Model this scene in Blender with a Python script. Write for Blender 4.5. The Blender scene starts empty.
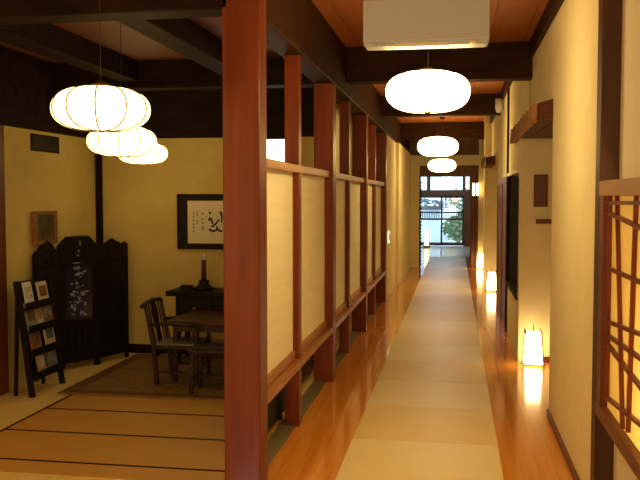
import bpy, bmesh, math, random
from mathutils import Vector, Matrix
random.seed(4)
S = bpy.context.scene
COL = S.collection
PI = math.pi

# ------------------------------------------------------------ camera, world, exposure
cd = bpy.data.cameras.new('camera'); cam = bpy.data.objects.new('camera', cd); COL.objects.link(cam)
cd.sensor_fit = 'HORIZONTAL'; cd.sensor_width = 36.0; cd.lens = 36.0 * 810 / 640
cd.clip_start = 0.05; cd.clip_end = 200
r_ = Vector((0.98643139, 0.16417406, 0.0)); u_ = Vector((-0.00870316, 0.05229248, 0.99859389))
f_ = Vector((-0.16394321, 0.98504435, -0.05301177))
m = Matrix.Identity(4)
for i in range(3):
    m[i][0], m[i][1], m[i][2] = r_[i], u_[i], -f_[i]
m[2][3] = 1.6
cam.matrix_world = m
S.camera = cam

w = bpy.data.worlds.new('world'); S.world = w; w.use_nodes = True
bg = w.node_tree.nodes['Background']; bg.inputs[0].default_value = (0.62, 0.82, 1.0, 1); bg.inputs[1].default_value = 2.0

S.view_settings.view_transform = 'Standard'; S.view_settings.look = 'None'
S.view_settings.gamma = 1.0; S.view_settings.use_curve_mapping = False
S.view_settings.exposure = 0.55

LANTERN_COL = (1.0, 0.71, 0.26)
P_CORRIDOR, P_LOBBY, P_ANDON = 14.0, 3.2, 6.5

def light(name, kind, loc, power, col, size=0.2, rot=(0, 0, 0), size_y=None):
    d = bpy.data.lights.new(name, kind); d.energy = power; d.color = col
    if kind == 'AREA':
        d.size = size
        if size_y: d.shape = 'RECTANGLE'; d.size_y = size_y
    else: d.shadow_soft_size = size
    o = bpy.data.objects.new(name, d); COL.objects.link(o); o.location = loc; o.rotation_euler = rot
    return o
# unseen fill lights added near the camera, to brighten post, floor and tatami
light('corridor_fill_light', 'POINT', (0.0, -0.3, 1.5), 46, (1.0, 0.80, 0.5), 0.22)
light('lobby_fill_light', 'POINT', (-2.2, 1.6, 1.3), 34, (1.0, 0.68, 0.28), 0.2)
light('hall_fill_light', 'POINT', (-0.3, 24.3, 2.35), 40, (0.9, 0.95, 1.0), 0.15)  # added unseen light, brightens the stone floor of the hall
light('shoji_back_light', 'POINT', (1.15, 3.0, 0.80), 24, (1.0, 0.74, 0.30), 0.12)

# ------------------------------------------------------------ materials
def mat(name, col, rough=0.6, spec=0.4, var=0.0, scale=(6, 6, 6), bump=0.0, col2=None, detail=4, metal=0.0, coat=0.0, ramp=(0.35, 0.65)):
    M = bpy.data.materials.new(name); M.use_nodes = True
    n = M.node_tree.nodes; l = M.node_tree.links; b = n['Principled BSDF']
    b.inputs['Roughness'].default_value = rough; b.inputs['Specular IOR Level'].default_value = spec
    b.inputs['Metallic'].default_value = metal; b.inputs['Coat Weight'].default_value = coat
    b.inputs['Base Color'].default_value = (*col, 1)
    if var or col2 or bump:
        tc = n.new('ShaderNodeTexCoord'); mp = n.new('ShaderNodeMapping'); nz = n.new('ShaderNodeTexNoise')
        mp.inputs['Scale'].default_value = scale
        nz.inputs['Scale'].default_value = 1.0; nz.inputs['Detail'].default_value = detail
        l.new(tc.outputs['Object'], mp.inputs[0]); l.new(mp.outputs[0], nz.inputs[0])
        cr = n.new('ShaderNodeValToRGB'); l.new(nz.outputs['Fac'], cr.inputs[0])
        c2 = col2 or tuple(c * (1 - var) for c in col)
        cr.color_ramp.elements[0].position = ramp[0]; cr.color_ramp.elements[1].position = ramp[1]
        cr.color_ramp.elements[0].color = (*c2, 1); cr.color_ramp.elements[1].color = (*col, 1)
        l.new(cr.outputs[0], b.inputs['Base Color'])
        if bump:
            bp = n.new('ShaderNodeBump'); bp.inputs['Strength'].default_value = bump; bp.inputs['Distance'].default_value = 0.004
            l.new(nz.outputs['Fac'], bp.inputs['Height']); l.new(bp.outputs[0], b.inputs['Normal'])
    return M

def emis(name, col, strength, base=(0.8, 0.75, 0.6)):
    M = bpy.data.materials.new(name); M.use_nodes = True
    b = M.node_tree.nodes['Principled BSDF']
    b.inputs['Base Color'].default_value = (*base, 1); b.inputs['Roughness'].default_value = 0.8
    b.inputs['Emission Color'].default_value = (*col, 1); b.inputs['Emission Strength'].default_value = strength
    return M

def paper(name, col, trans=0.5):
    M = bpy.data.materials.new(name); M.use_nodes = True
    n = M.node_tree.nodes; l = M.node_tree.links; n.clear()
    o = n.new('ShaderNodeOutputMaterial'); mx = n.new('ShaderNodeMixShader')
    d = n.new('ShaderNodeBsdfDiffuse'); t = n.new('ShaderNodeBsdfTranslucent')
    tc = n.new('ShaderNodeTexCoord'); nz = n.new('ShaderNodeTexNoise'); cr = n.new('ShaderNodeValToRGB')
    nz.inputs['Scale'].default_value = 9; nz.inputs['Detail'].default_value = 5
    cr.color_ramp.elements[0].color = (*[c * 0.92 for c in col], 1); cr.color_ramp.elements[1].color = (*col, 1)
    l.new(tc.outputs['Object'], nz.inputs[0]); l.new(nz.outputs['Fac'], cr.inputs[0])
    l.new(cr.outputs[0], d.inputs[0]); l.new(cr.outputs[0], t.inputs[0])
    mx.inputs[0].default_value = trans
    l.new(d.outputs[0], mx.inputs[1]); l.new(t.outputs[0], mx.inputs[2]); l.new(mx.outputs[0], o.inputs[0])
    return M

def glass(name):
    M = bpy.data.materials.new(name); M.use_nodes = True
    n = M.node_tree.nodes; l = M.node_tree.links; n.clear()
    o = n.new('ShaderNodeOutputMaterial'); mx = n.new('ShaderNodeMixShader')
    t = n.new('ShaderNodeBsdfTransparent'); g = n.new('ShaderNodeBsdfGlossy'); fr = n.new('ShaderNodeFresnel')
    g.inputs['Roughness'].default_value = 0.03; t.inputs[0].default_value = (0.92, 0.97, 1, 1)
    l.new(fr.outputs[0], mx.inputs[0]); l.new(t.outputs[0], mx.inputs[1]); l.new(g.outputs[0], mx.inputs[2]); l.new(mx.outputs[0], o.inputs[0])
    return M

def brick_mat(name, c1, c2, cm, scale, rough, bw, rh, rot=0.0, mortar=0.004, coat=0.0, spec=0.5, streak=(1, 1, 1)):
    """planks: brick texture plus streaky grain"""
    M = bpy.data.materials.new(name); M.use_nodes = True
    n = M.node_tree.nodes; l = M.node_tree.links; b = n['Principled BSDF']
    tc = n.new('ShaderNodeTexCoord'); mp = n.new('ShaderNodeMapping'); br = n.new('ShaderNodeTexBrick')
    mp.inputs['Rotation'].default_value = (0, 0, rot)
    l.new(tc.outputs['Object'], mp.inputs[0]); l.new(mp.outputs[0], br.inputs[0])
    br.inputs['Color1'].default_value = (*c1, 1); br.inputs['Color2'].default_value = (*c2, 1); br.inputs['Mortar'].default_value = (*cm, 1)
    br.inputs['Scale'].default_value = scale; br.inputs['Mortar Size'].default_value = mortar
    br.inputs['Brick Width'].default_value = bw; br.inputs['Row Height'].default_value = rh; br.offset = 0.37
    nz = n.new('ShaderNodeTexNoise'); mp2 = n.new('ShaderNodeMapping'); mp2.inputs['Scale'].default_value = streak
    nz.inputs['Scale'].default_value = 1; nz.inputs['Detail'].default_value = 6
    l.new(tc.outputs['Object'], mp2.inputs[0]); l.new(mp2.outputs[0], nz.inputs[0])
    cr = n.new('ShaderNodeValToRGB'); cr.color_ramp.elements[0].color = (0.82, 0.78, 0.72, 1); cr.color_ramp.elements[0].position = 0.3; cr.color_ramp.elements[1].position = 0.7
    l.new(nz.outputs['Fac'], cr.inputs[0])
    mu = n.new('ShaderNodeMixRGB'); mu.blend_type = 'MULTIPLY'; mu.inputs[0].default_value = 1
    l.new(br.outputs[0], mu.inputs[1]); l.new(cr.outputs[0], mu.inputs[2]); l.new(mu.outputs[0], b.inputs['Base Color'])
    b.inputs['Roughness'].default_value = rough; b.inputs['Specular IOR Level'].default_value = spec; b.inputs['Coat Weight'].default_value = coat
    b.inputs['Coat Roughness'].default_value = 0.06
    return M

def tatami_mat(name, c1, c2, along_x=True):
    M = bpy.data.materials.new(name); M.use_nodes = True
    n = M.node_tree.nodes; l = M.node_tree.links; b = n['Principled BSDF']
    tc = n.new('ShaderNodeTexCoord'); wv = n.new('ShaderNodeTexWave'); wv.bands_direction = 'Y' if along_x else 'X'
    wv.inputs['Scale'].default_value = 38; wv.inputs['Distortion'].default_value = 1.2; wv.inputs['Detail'].default_value = 2
    nz = n.new('ShaderNodeTexNoise'); nz.inputs['Scale'].default_value = 3.0; nz.inputs['Detail'].default_value = 6
    l.new(tc.outputs['Object'], wv.inputs[0]); l.new(tc.outputs['Object'], nz.inputs[0])
    ad = n.new('ShaderNodeMixRGB'); ad.inputs[0].default_value = 0.7
    l.new(wv.outputs['Color'], ad.inputs[1]); l.new(nz.outputs['Fac'], ad.inputs[2])
    cr = n.new('ShaderNodeValToRGB'); cr.color_ramp.elements[0].position = 0.25; cr.color_ramp.elements[1].position = 0.75
    cr.color_ramp.elements[0].color = (*c2, 1); cr.color_ramp.elements[1].color = (*c1, 1)
    l.new(ad.outputs[0], cr.inputs[0]); l.new(cr.outputs[0], b.inputs['Base Color'])
    b.inputs['Roughness'].default_value = 0.45; b.inputs['Specular IOR Level'].default_value = 0.5
    return M

PLASTER = mat('plaster', (0.84, 0.76, 0.50), 0.85, 0.2, col2=(0.80, 0.72, 0.46), scale=(5, 5, 5), bump=0.05, detail=8)
PLASTER_LOBBY = mat('plaster_lobby', (0.70, 0.55, 0.20), 0.9, 0.15, col2=(0.62, 0.48, 0.17), scale=(3, 3, 3), bump=0.05, detail=8)
PLASTER_PALE = mat('plaster_pale', (0.80, 0.76, 0.62), 0.85, 0.2, var=0.05, bump=0.05, detail=8)
WOOD_POST = mat('wood_post', (0.215, 0.045, 0.009), 0.42, 0.25, col2=(0.145, 0.027, 0.006), scale=(16, 16, 1.1), bump=0.06, detail=6)
WOOD_RAIL = mat('wood_rail', (0.42, 0.175, 0.035), 0.38, 0.3, col2=(0.31, 0.12, 0.024), scale=(18, 1.3, 18), bump=0.05, detail=6)
WOOD_DARK = mat('wood_dark', (0.022, 0.009, 0.005), 0.65, 0.12, col2=(0.010, 0.004, 0.0025), scale=(3, 14, 14), detail=6)
WOOD_BEAM = mat('wood_beam', (0.048, 0.018, 0.006), 0.6, 0.1, col2=(0.026, 0.009, 0.0035), scale=(2, 16, 16), detail=6)
WOOD_BLACK = mat('wood_black', (0.012, 0.007, 0.006), 0.5, 0.22, col2=(0.006, 0.004, 0.004), scale=(10, 10, 2))
WOOD_CHAIR = mat('wood_chair', (0.034, 0.013, 0.007), 0.4, 0.4, col2=(0.028, 0.011, 0.006), scale=(12, 12, 3))
WOOD_RED = mat('wood_red', (0.185, 0.044, 0.015), 0.45, 0.3, col2=(0.125, 0.035, 0.016), scale=(14, 14, 1.2), detail=6)
WOOD_HALL = mat('wood_hall', (0.16, 0.07, 0.03), 0.45, 0.4, col2=(0.10, 0.042, 0.02), scale=(14, 14, 1.5), detail=6)
WOOD_CANOPY = mat('wood_canopy', (0.11, 0.026, 0.009), 0.5, 0.25, col2=(0.07, 0.016, 0.006), scale=(14, 1.5, 14))
WOOD_SLATE = mat('wood_brown_dark', (0.085, 0.036, 0.018), 0.5, 0.25, col2=(0.055, 0.024, 0.012), scale=(14, 14, 1.2))
RAIL_TAN = mat('rail_tan', (0.42, 0.22, 0.055), 0.45, 0.3, col2=(0.34, 0.17, 0.042), scale=(18, 1.3, 18))
WOOD_TIP = mat('wood_tip', (0.42, 0.22, 0.10), 0.6, 0.2, var=0.2, scale=(20, 20, 20))
WOOD_FRAME = mat('wood_frame', (0.30, 0.13, 0.05), 0.45, 0.4, col2=(0.20, 0.08, 0.03), scale=(20, 20, 20))
CEIL = brick_mat('ceiling_boards', (0.46, 0.15, 0.035), (0.40, 0.125, 0.03), (0.10, 0.035, 0.012), 1.0, 0.45, 4.0, 0.3, rot=PI / 2, mortar=0.004, streak=(24, 1.2, 1))
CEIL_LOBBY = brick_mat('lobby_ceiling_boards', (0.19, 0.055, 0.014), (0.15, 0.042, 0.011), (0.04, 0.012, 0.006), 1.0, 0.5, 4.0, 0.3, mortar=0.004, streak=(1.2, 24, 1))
FLOOR = brick_mat('polished_floor', (0.92, 0.39, 0.045), (0.86, 0.34, 0.038), (0.60, 0.22, 0.03), 1.0, 0.17, 3.8, 0.10, rot=PI / 2, mortar=0.0015, coat=0.6, spec=0.55, streak=(20, 1.0, 1))
FLOOR_LOBBY = mat('lobby_floor', (0.92, 0.72, 0.30), 0.6, 0.3, col2=(0.86, 0.66, 0.26), scale=(30, 3, 3))
FLOOR_STONE = mat('stone_floor', (0.88, 0.91, 0.94), 0.16, 0.5, var=0.08, scale=(8, 8, 8))
SILL = mat('sill_board', (0.24, 0.20, 0.11), 0.4, 0.4, var=0.3, scale=(20, 1.5, 20))
TAT_A = tatami_mat('tatami_pale', (0.92, 0.80, 0.47), (0.86, 0.73, 0.40), True)
TAT_B = tatami_mat('tatami_gold', (0.88, 0.70, 0.30), (0.80, 0.62, 0.23), False)
TAT_L = tatami_mat('tatami_lobby', (0.74, 0.43, 0.10), (0.64, 0.36, 0.08), True)
HERI = mat('tatami_border', (0.02, 0.013, 0.012), 0.8, 0.1, var=0.3, scale=(40, 40, 40))
PANEL = mat('panel_cloth', (0.93, 0.90, 0.72), 0.8, 0.2, var=0.06, scale=(2, 1.2, 22), detail=5)
SHOJI = paper('shoji_paper', (0.90, 0.80, 0.52), 0.55)
WHITE_PL = mat('white_plastic', (0.46, 0.50, 0.54), 0.4, 0.4)
GREY_PL = mat('grey_plastic', (0.5, 0.5, 0.48), 0.4, 0.4)
BLACK_PL = mat('black_plastic', (0.02, 0.02, 0.02), 0.4, 0.4)
RIB = mat('rib_wire', (0.10, 0.05, 0.02), 0.6, 0.2)
PAPER_C = emis('lantern_paper_corridor', LANTERN_COL, P_CORRIDOR)
PAPER_L = emis('lantern_paper_lobby', (1.0, 0.72, 0.25), P_LOBBY)
PAPER_A = emis('andon_paper', (1.0, 0.70, 0.30), P_ANDON)
GLASS = glass('pane_glass')
CLOTH_PALE = mat('seat_cloth', (0.26, 0.22, 0.19), 0.9, 0.1, var=0.2, scale=(60, 60, 60))
INK = mat('ink', (0.012, 0.010, 0.010), 0.8, 0.1)
SCROLL = mat('scroll_paper', (0.80, 0.72, 0.52), 0.9, 0.1, var=0.06, scale=(5, 5, 5))
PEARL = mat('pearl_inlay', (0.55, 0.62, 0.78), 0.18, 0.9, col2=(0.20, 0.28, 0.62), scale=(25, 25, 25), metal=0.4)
LACQUER = mat('lacquer_blue_sheen', (0.014, 0.014, 0.05), 0.18, 0.6)  # bluish reflection put into the base colour of the dark lacquer

# ------------------------------------------------------------ mesh helpers
class MB:
    def __init__(s): s.b = bmesh.new()
    def box(s, x0, x1, y0, y1, z0, z1):
        v = [s.b.verts.new((x, y, z)) for z in (z0, z1) for y in (y0, y1) for x in (x0, x1)]
        for q in ((0, 2, 3, 1), (4, 5, 7, 6), (0, 1, 5, 4), (2, 6, 7, 3), (0, 4, 6, 2), (1, 3, 7, 5)):
            s.b.faces.new([v[i] for i in q])
        return s
    def bar(s, p, q, w, h=None, up=(0, 0, 1), w2=None, h2=None):
        p, q = Vector(p), Vector(q); h = h or w; w2 = w2 or w; h2 = h2 or h
        d = (q - p).normalized(); up = Vector(up)
        if abs(d.dot(up)) > 0.98: up = Vector((0, 1, 0)) if abs(d.y) < 0.9 else Vector((1, 0, 0))
        a = d.cross(up).normalized(); c = a.cross(d).normalized()
        v = []
        for pt, ww, hh in ((p, w, h), (q, w2, h2)):
            for i, j in ((-1, -1), (1, -1), (1, 1), (-1, 1)):
                v.append(s.b.verts.new(pt + a * i * ww / 2 + c * j * hh / 2))
        s.b.faces.new(v[3::-1]); s.b.faces.new(v[4:])
        for i in range(4): s.b.faces.new((v[i], v[(i + 1) % 4], v[4 + (i + 1) % 4], v[4 + i]))
        return s
    def tube(s, pts, r, n=8, r2=None):
        pts = [Vector(p) for p in pts]; rings = []
        N = len(pts)
        for i, p in enumerate(pts):
            d = (pts[min(i + 1, N - 1)] - pts[max(i - 1, 0)]).normalized()
            up = Vector((0, 0, 1)) if abs(d.z) < 0.95 else Vector((1, 0, 0))
            a = d.cross(up).normalized(); c = a.cross(d)
            rr = r if r2 is None else r + (r2 - r) * i / (N - 1)
            rings.append([s.b.verts.new(p + (a * math.cos(t) + c * math.sin(t)) * rr) for t in [2 * PI * k / n for k in range(n)]])
        for i in range(N - 1):
            for k in range(n):
                s.b.faces.new((rings[i][k], rings[i][(k + 1) % n], rings[i + 1][(k + 1) % n], rings[i + 1][k]))
        s.b.faces.new(rings[0][::-1]); s.b.faces.new(rings[-1])
        return s
    def lathe(s, prof, n=24, c=(0, 0), mod=None):
        rings = []
        for r, z in prof:
            rings.append([s.b.verts.new((c[0] + r * (mod(t) if mod else 1) * math.cos(t), c[1] + r * (mod(t) if mod else 1) * math.sin(t), z)) for t in [2 * PI * k / n for k in range(n)]])
        for i in range(len(rings) - 1):
            for k in range(n):
                s.b.faces.new((rings[i][k], rings[i][(k + 1) % n], rings[i + 1][(k + 1) % n], rings[i + 1][k]))
        s.b.faces.new(rings[0][::-1]); s.b.faces.new(rings[-1])
        return s
    def prism(s, poly, fn):
        """poly: list of (a, b); fn(a, b, k) -> xyz for k = 0, 1"""
        A = [s.b.verts.new(fn(a, b, 0)) for a, b in poly]; B = [s.b.verts.new(fn(a, b, 1)) for a, b in poly]
        s.b.faces.new(A); s.b.faces.new(B[::-1]); n = len(poly)
        for i in range(n): s.b.faces.new((A[i], B[i], B[(i + 1) % n], A[(i + 1) % n]))
        return s
    def build(s, name, m, parent=None, loc=(0, 0, 0), bevel=0.0, smooth=False, seg=2, rotz=0):
        bmesh.ops.recalc_face_normals(s.b, faces=s.b.faces)
        if bevel:
            bmesh.ops.bevel(s.b, geom=[e for e in s.b.edges if e.calc_face_angle(0) > 0.5], offset=bevel, segments=seg, affect='EDGES', profile=0.5)
        me = bpy.data.meshes.new(name); s.b.to_mesh(me); s.b.free()
        if smooth:
            for p in me.polygons: p.use_smooth = True
        me.materials.append(m)
        o = bpy.data.objects.new(name, me); COL.objects.link(o)
        if parent: o.parent = parent
        o.location = loc; o.rotation_euler = (0, 0, rotz)
        return o

def tag(o, label=None, cat=None, group=None, kind=None):
    if label: o['label'] = label
    if cat: o['category'] = cat
    if group: o['group'] = group
    if kind: o['kind'] = kind
    return o
def thing(name, label, cat, loc=(0, 0, 0), rotz=0, group=None):
    o = bpy.data.objects.new(name, None); COL.objects.link(o); o.empty_display_size = 0.1
    o.location = loc; o.rotation_euler = (0, 0, rotz)
    return tag(o, label, cat, group)
def dup(o, loc=None, rotz=0, label=None, parent=None):
    kids = list(o.children)
    c = o.copy(); COL.objects.link(c)
    if parent: c.parent = parent
    if loc is not None: c.location = loc; c.rotation_euler = (0, 0, rotz)
    if label: c['label'] = label
    for k in kids: dup(k, parent=c)
    return c
def struct(name, boxes, m, bevel=0.0):
    b = MB()
    for q in boxes: b.box(*q)
    return tag(b.build(name, m, bevel=bevel), kind='structure')

# ------------------------------------------------------------ the setting
struct('floor', [(-1.08, -0.655, -1.0, 18.6, -0.06, 0), (-0.655, 0.285, -1.0, 18.6, -0.06, -0.012), (0.285, 1.7, -1.0, 18.6, -0.06, 0),
                 (-1.6, 1.3, 18.6, 22.2, -0.06, -0.012)], FLOOR)
struct('floor_lobby', [(-3.75, -1.2, -1.0, 4.27, -0.06, 0.0), (-3.75, -3.06, 4.27, 7.97, -0.06, 0), (-3.06, -1.2, 4.27, 6.22, -0.06, -0.03), (-3.06, -1.2, 6.22, 7.97, -0.06, 0), (-1.6, -1.2, 7.9, 12.5, -0.06, 0)], FLOOR_LOBBY)
struct('floor_hall', [(-1.6, 1.3, 22.2, 27.0, -0.06, -0.015)], FLOOR_STONE)
struct('trim_1', [(-1.2, -1.08, 4.2, 12.42, -0.06, 0.002)], SILL)                # sill under the partition
struct('ceiling', [(-1.2, 1.75, -1.0, 18.9, 3.02, 3.1)], CEIL)
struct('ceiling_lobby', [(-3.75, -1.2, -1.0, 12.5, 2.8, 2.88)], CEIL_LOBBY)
struct('ceiling_hall', [(-1.7, 1.4, 18.9, 27.2, 2.6, 2.7)], WOOD_HALL)

# right side: near plaster, shoji recess, main wall, recess, return walls
struct('wall_right', [
    (0.78, 0.90, -1.0, 4.10, 1.68, 3.02), (0.78, 0.90, -1.0, 4.10, 0.0, 0.57), (0.78, 0.90, -1.0, 2.3, 0.57, 1.68)], PLASTER_PALE)
struct('wall_right', [
    (0.69, 0.85, 4.22, 6.05, 0, 3.02), (0.85, 1.7, 5.93, 6.05, 0, 3.02), (0.69, 0.85, 6.05, 8.04, 2.30, 3.02),
    (0.62, 1.7, 8.04, 8.20, 0, 3.02),
    (0.62, 0.76, 8.20, 12.2, 1.85, 3.02), (0.62, 0.76, 8.20, 9.76, 0.0, 0.58),
    (0.66, 1.7, 12.06, 12.2, 0, 3.02), (0.62, 0.76, 12.2, 14.4, 2.28, 3.02), (0.50, 1.7, 14.4, 14.55, 0, 3.02),
    (0.64, 0.80, 14.55, 18.6, 0, 3.02), (0.52, 0.80, 18.6, 18.9, 0, 3.02),
    (1.6, 1.75, -1.0, 18.9, 0, 3.02), (0.90, 1.6, 4.10, 4.22, 0, 3.02), (0.90, 1.6, 2.18, 2.3, 0, 3.02)], PLASTER)
struct('wall_left', [(-3.75, -3.62, -1.0, 7.97, -0.06, 2.8)], PLASTER_LOBBY)
struct('wall_back', [(-3.62, -2.04, 7.85, 7.97, -0.06, 2.8), (-2.04, -1.58, 7.85, 7.97, -0.06, 1.70), (-2.04, -1.58, 7.85, 7.97, 2.17, 2.8), (-1.58, -1.2, 7.85, 7.97, -0.06, 2.8)], PLASTER_LOBBY)
struct('wall_left', [(-1.6, -1.5, 7.97, 12.6, 0, 2.8), (-1.5, -1.2, 12.48, 12.6, 0, 2.8)], PLASTER)
struct('wall_left', [(-1.2, -1.05, 12.425, 14.6, 0, 2.57), (-1.2, -0.995, 14.6, 18.6, 0, 2.57)], PLASTER)
struct('wall_front', [(-3.75, 1.75, -1.15, -1.0, 0, 3.1)], PLASTER)
struct('wall_end', [(-1.2, -0.80, 18.6, 18.75, 0, 2.31)], PLASTER)
struct('trim_2', [(-1.2, 0.62, 18.48, 18.75, 2.31, 2.54)], PLASTER_PALE)
struct('trim_3', [(-0.80, 0.34, 18.62, 18.78, 2.06, 2.31), (-1.2, 0.52, 18.60, 18.75, 2.54, 3.02)], WOOD_HALL)
struct('wall_end', [(0.34, 0.52, 18.6, 18.75, 0, 2.31)], WOOD_HALL)
struct('trim_4', [(0.365, 0.40, 18.56, 18.6, 0, 2.31), (0.47, 0.50, 18.56, 18.6, 0, 2.31)], WOOD_RED, 0.004)
struct('wall_left', [(-1.7, -1.55, 18.75, 27.1, -0.1, 2.6)], PLASTER)
struct('wall_right', [(1.25, 1.4, 18.75, 27.1, -0.1, 2.6)], WOOD_HALL)
# serrated dark jamb beside the opening
j = MB().box(-0.80, -0.775, 18.62, 18.78, 0, 2.06)
for k in range(26): j.box(-0.775, -0.755, 18.63, 18.77, 0.03 + k * 0.075, 0.075 + k * 0.075)
tag(j.build('trim_5', WOOD_DARK), kind='structure')

# lobby upper boards and beams
struct('trim_6', [(-3.62, -3.56, -1.0, 7.85, 2.18, 2.8), (-3.62, -1.2, 7.79, 7.85, 2.19, 2.8)], WOOD_DARK, 0.004)
struct('trim_7', [(-3.56, -1.2, 4.22, 4.42, 2.60, 2.8)], WOOD_DARK, 0.008)
struct('trim_8', [(-3.56, -1.2, 6.86, 7.06, 2.56, 2.8)], WOOD_DARK, 0.008)
for i, x in enumerate((-1.86, -2.86)):
    struct('trim_%d' % (9 + i), [(x - 0.09, x + 0.09, 4.42, 6.86, 2.62, 2.8)], WOOD_DARK, 0.008)
struct('trim_11', [(-3.56, -1.2, 1.7, 1.9, 2.60, 2.8)], WOOD_DARK, 0.008)
# top plate over the posts, corridor cross beams, wall-top board
struct('trim_12', [(-1.2, -1.03, 4.40, 18.6, 2.57, 3.02), (-1.2, -1.03, -1.0, 4.22, 2.80, 3.02)], WOOD_BEAM, 0.012)
for i, (y, z) in enumerate(((7.7, 2.69), (11.5, 2.74), (15.7, 2.70))):
    struct('trim_%d' % (13 + i), [(-1.03, 0.70, y, y + 0.2, z, 3.02)], WOOD_BEAM, 0.01)
struct('trim_16', [(0.655, 0.69, -1.0, 7.7, 2.87, 3.02), (0.59, 0.62, 8.2, 18.6, 2.87, 3.02)], WOOD_BEAM, 0.006)
struct('trim_17', [(-3.62, -3.565, 7.79, 7.845, 0, 2.19)], WOOD_DARK)              # corner strip of the lobby
struct('baseboard_right', [(0.675, 0.69, 4.22, 6.05, 0, 0.055), (0.69, 1.6, 8.02, 8.04, 0, 0.055)], WOOD_RED, 0.003)
struct('baseboard_back', [(-3.565, -1.2, 7.825, 7.85, 0, 0.09)], WOOD_DARK, 0.003)
struct('baseboard_left', [(-1.05, -1.035, 12.42, 14.6, 0, 0.07), (-0.995, -0.98, 14.6, 18.6, 0, 0.07)], PLASTER_PALE, 0.003)
struct('trim_18', [(0.60, 0.62, 8.20, 9.76, 1.84, 1.875)], mat('white_lintel', (0.9, 0.88, 0.82), 0.6))           # pale lintel over the counter opening
struct('trim_19', [(0.600, 0.63, 9.76, 9.88, 0, 2.87)], WOOD_DARK, 0.003)         # slim dark post
struct('trim_20', [(0.600, 0.80, 8.20, 9.76, 0.58, 0.615)], WOOD_DARK, 0.003)      # counter ledge
struct('door_1', [(0.615, 0.66, 9.88, 12.06, 0, 1.85)], WOOD_RED, 0.004)
struct('trim_21', [(0.605, 0.625, 9.88, 9.96, 0, 1.85), (0.605, 0.625, 10.9, 10.98, 0, 1.85), (0.605, 0.625, 11.98, 12.06, 0, 1.85), (0.605, 0.625, 9.88, 12.06, 1.77, 1.85)], WOOD_RED, 0.003)
struct('trim_22', [(0.76, 1.6, 8.9, 8.96, 0, 1.84)], WOOD_BLACK)                   # dark inner partition of the counter

# lobby window high in the back wall, lit from behind
wf = MB()
wf.box(-2.04, -1.58, 7.80, 7.9, 1.66, 1.70).box(-2.04, -1.58, 7.80, 7.9, 2.17, 2.19).box(-2.08, -2.04, 7.80, 7.9, 1.66, 2.19).box(-1.58, -1.565, 7.83, 7.9, 1.66, 2.19)
w1 = tag(wf.build('window_1', WOOD_DARK), kind='structure')
MB().box(-2.04, -1.58, 7.90, 7.91, 1.70, 2.17).build('pane', emis('lit_window', (1.0, 0.9, 0.62), 2.5), w1)

# end doors: frame, transom panes, sliding leaves
d2 = tag(MB().box(-1.55, 1.25, 26.95, 27.1, 1.64, 1.83).box(-1.55, 1.25, 26.95, 27.1, 2.27, 2.6).box(-1.55, -1.20, 26.95, 27.1, -0.02, 2.6).box(0.46, 1.25, 26.95, 27.1, -0.02, 2.6).box(0.30, 0.46, 26.95, 27.1, -0.02, 1.64)
    .box(-0.92, -0.80, 26.96, 27.08, 1.83, 2.27).box(0.24, 0.34, 26.96, 27.08, 1.83, 2.27).build('door_2', WOOD_HALL), kind='structure')
for nm, x0, x1 in (('pane', -1.20, -0.92), ('pane', -0.80, 0.24), ('pane', 0.34, 0.46)):
    MB().box(x0, x1, 27.02, 27.03, 1.83, 2.27).build(nm, GLASS, d2)
DOORW = mat('door_wood', (0.055, 0.045, 0.04), 0.5, 0.4)
for k, (x0, x1, y) in enumerate(((-1.20, -0.40, 26.99), (-0.46, 0.30, 27.05))):
    lf = MB().box(x0, x0 + 0.06, y, y + 0.04, 0, 1.64).box(x1 - 0.06, x1, y, y + 0.04, 0, 1.64).box(x0, x1, y, y + 0.04, 0.0, 0.10).box(x0, x1, y, y + 0.04, 1.57, 1.64)
    lf.box(x0, x1, y, y + 0.04, 0.84, 0.90).box(x0, x1, y, y + 0.04, 1.07, 1.12)
    for q in range(12): lf.box(x0 + 0.06 + (x1 - x0 - 0.12) * (q + 0.5) / 12 - 0.012, x0 + 0.06 + (x1 - x0 - 0.12) * (q + 0.5) / 12 + 0.012, y + 0.01, y + 0.03, 0.90, 1.07)
    l_ = lf.build('door_leaf', DOORW, d2)
    MB().box(x0 + 0.06, x1 - 0.06, y + 0.017, y + 0.022, 0.10, 1.57).build('pane', GLASS, l_)

# garden outside
struct('ground', [(-9, 9, 27.1, 48, -0.2, -0.05)], mat('gravel', (0.62, 0.64, 0.66), 0.9, 0.1, var=0.3, scale=(9, 9, 9)))
struct('wall_garden', [(-6, -0.55, 31.0, 31.2, -0.05, 1.12)], mat('garden_plaster', (0.80, 0.84, 0.86), 0.9, 0.1, var=0.06))
struct('trim_23', [(-6, -0.5, 30.9, 31.3, 1.12, 1.26)], mat('roof_tile', (0.14, 0.13, 0.14), 0.6, 0.3, var=0.4, scale=(20, 4, 4)))
LEAF = [mat('leaf_green', (0.10, 0.26, 0.08), 0.6, 0.3, col2=(0.04, 0.13, 0.04), scale=(5, 5, 5)),
        mat('leaf_pale', (0.30, 0.44, 0.24), 0.6, 0.3, col2=(0.12, 0.24, 0.10), scale=(5, 5, 5)),
        mat('leaf_dusky', (0.20, 0.24, 0.28), 0.6, 0.3, col2=(0.10, 0.13, 0.15), scale=(5, 5, 5))]
BARK = mat('bark', (0.12, 0.09, 0.07), 0.9, 0.1, var=0.4)
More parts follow.
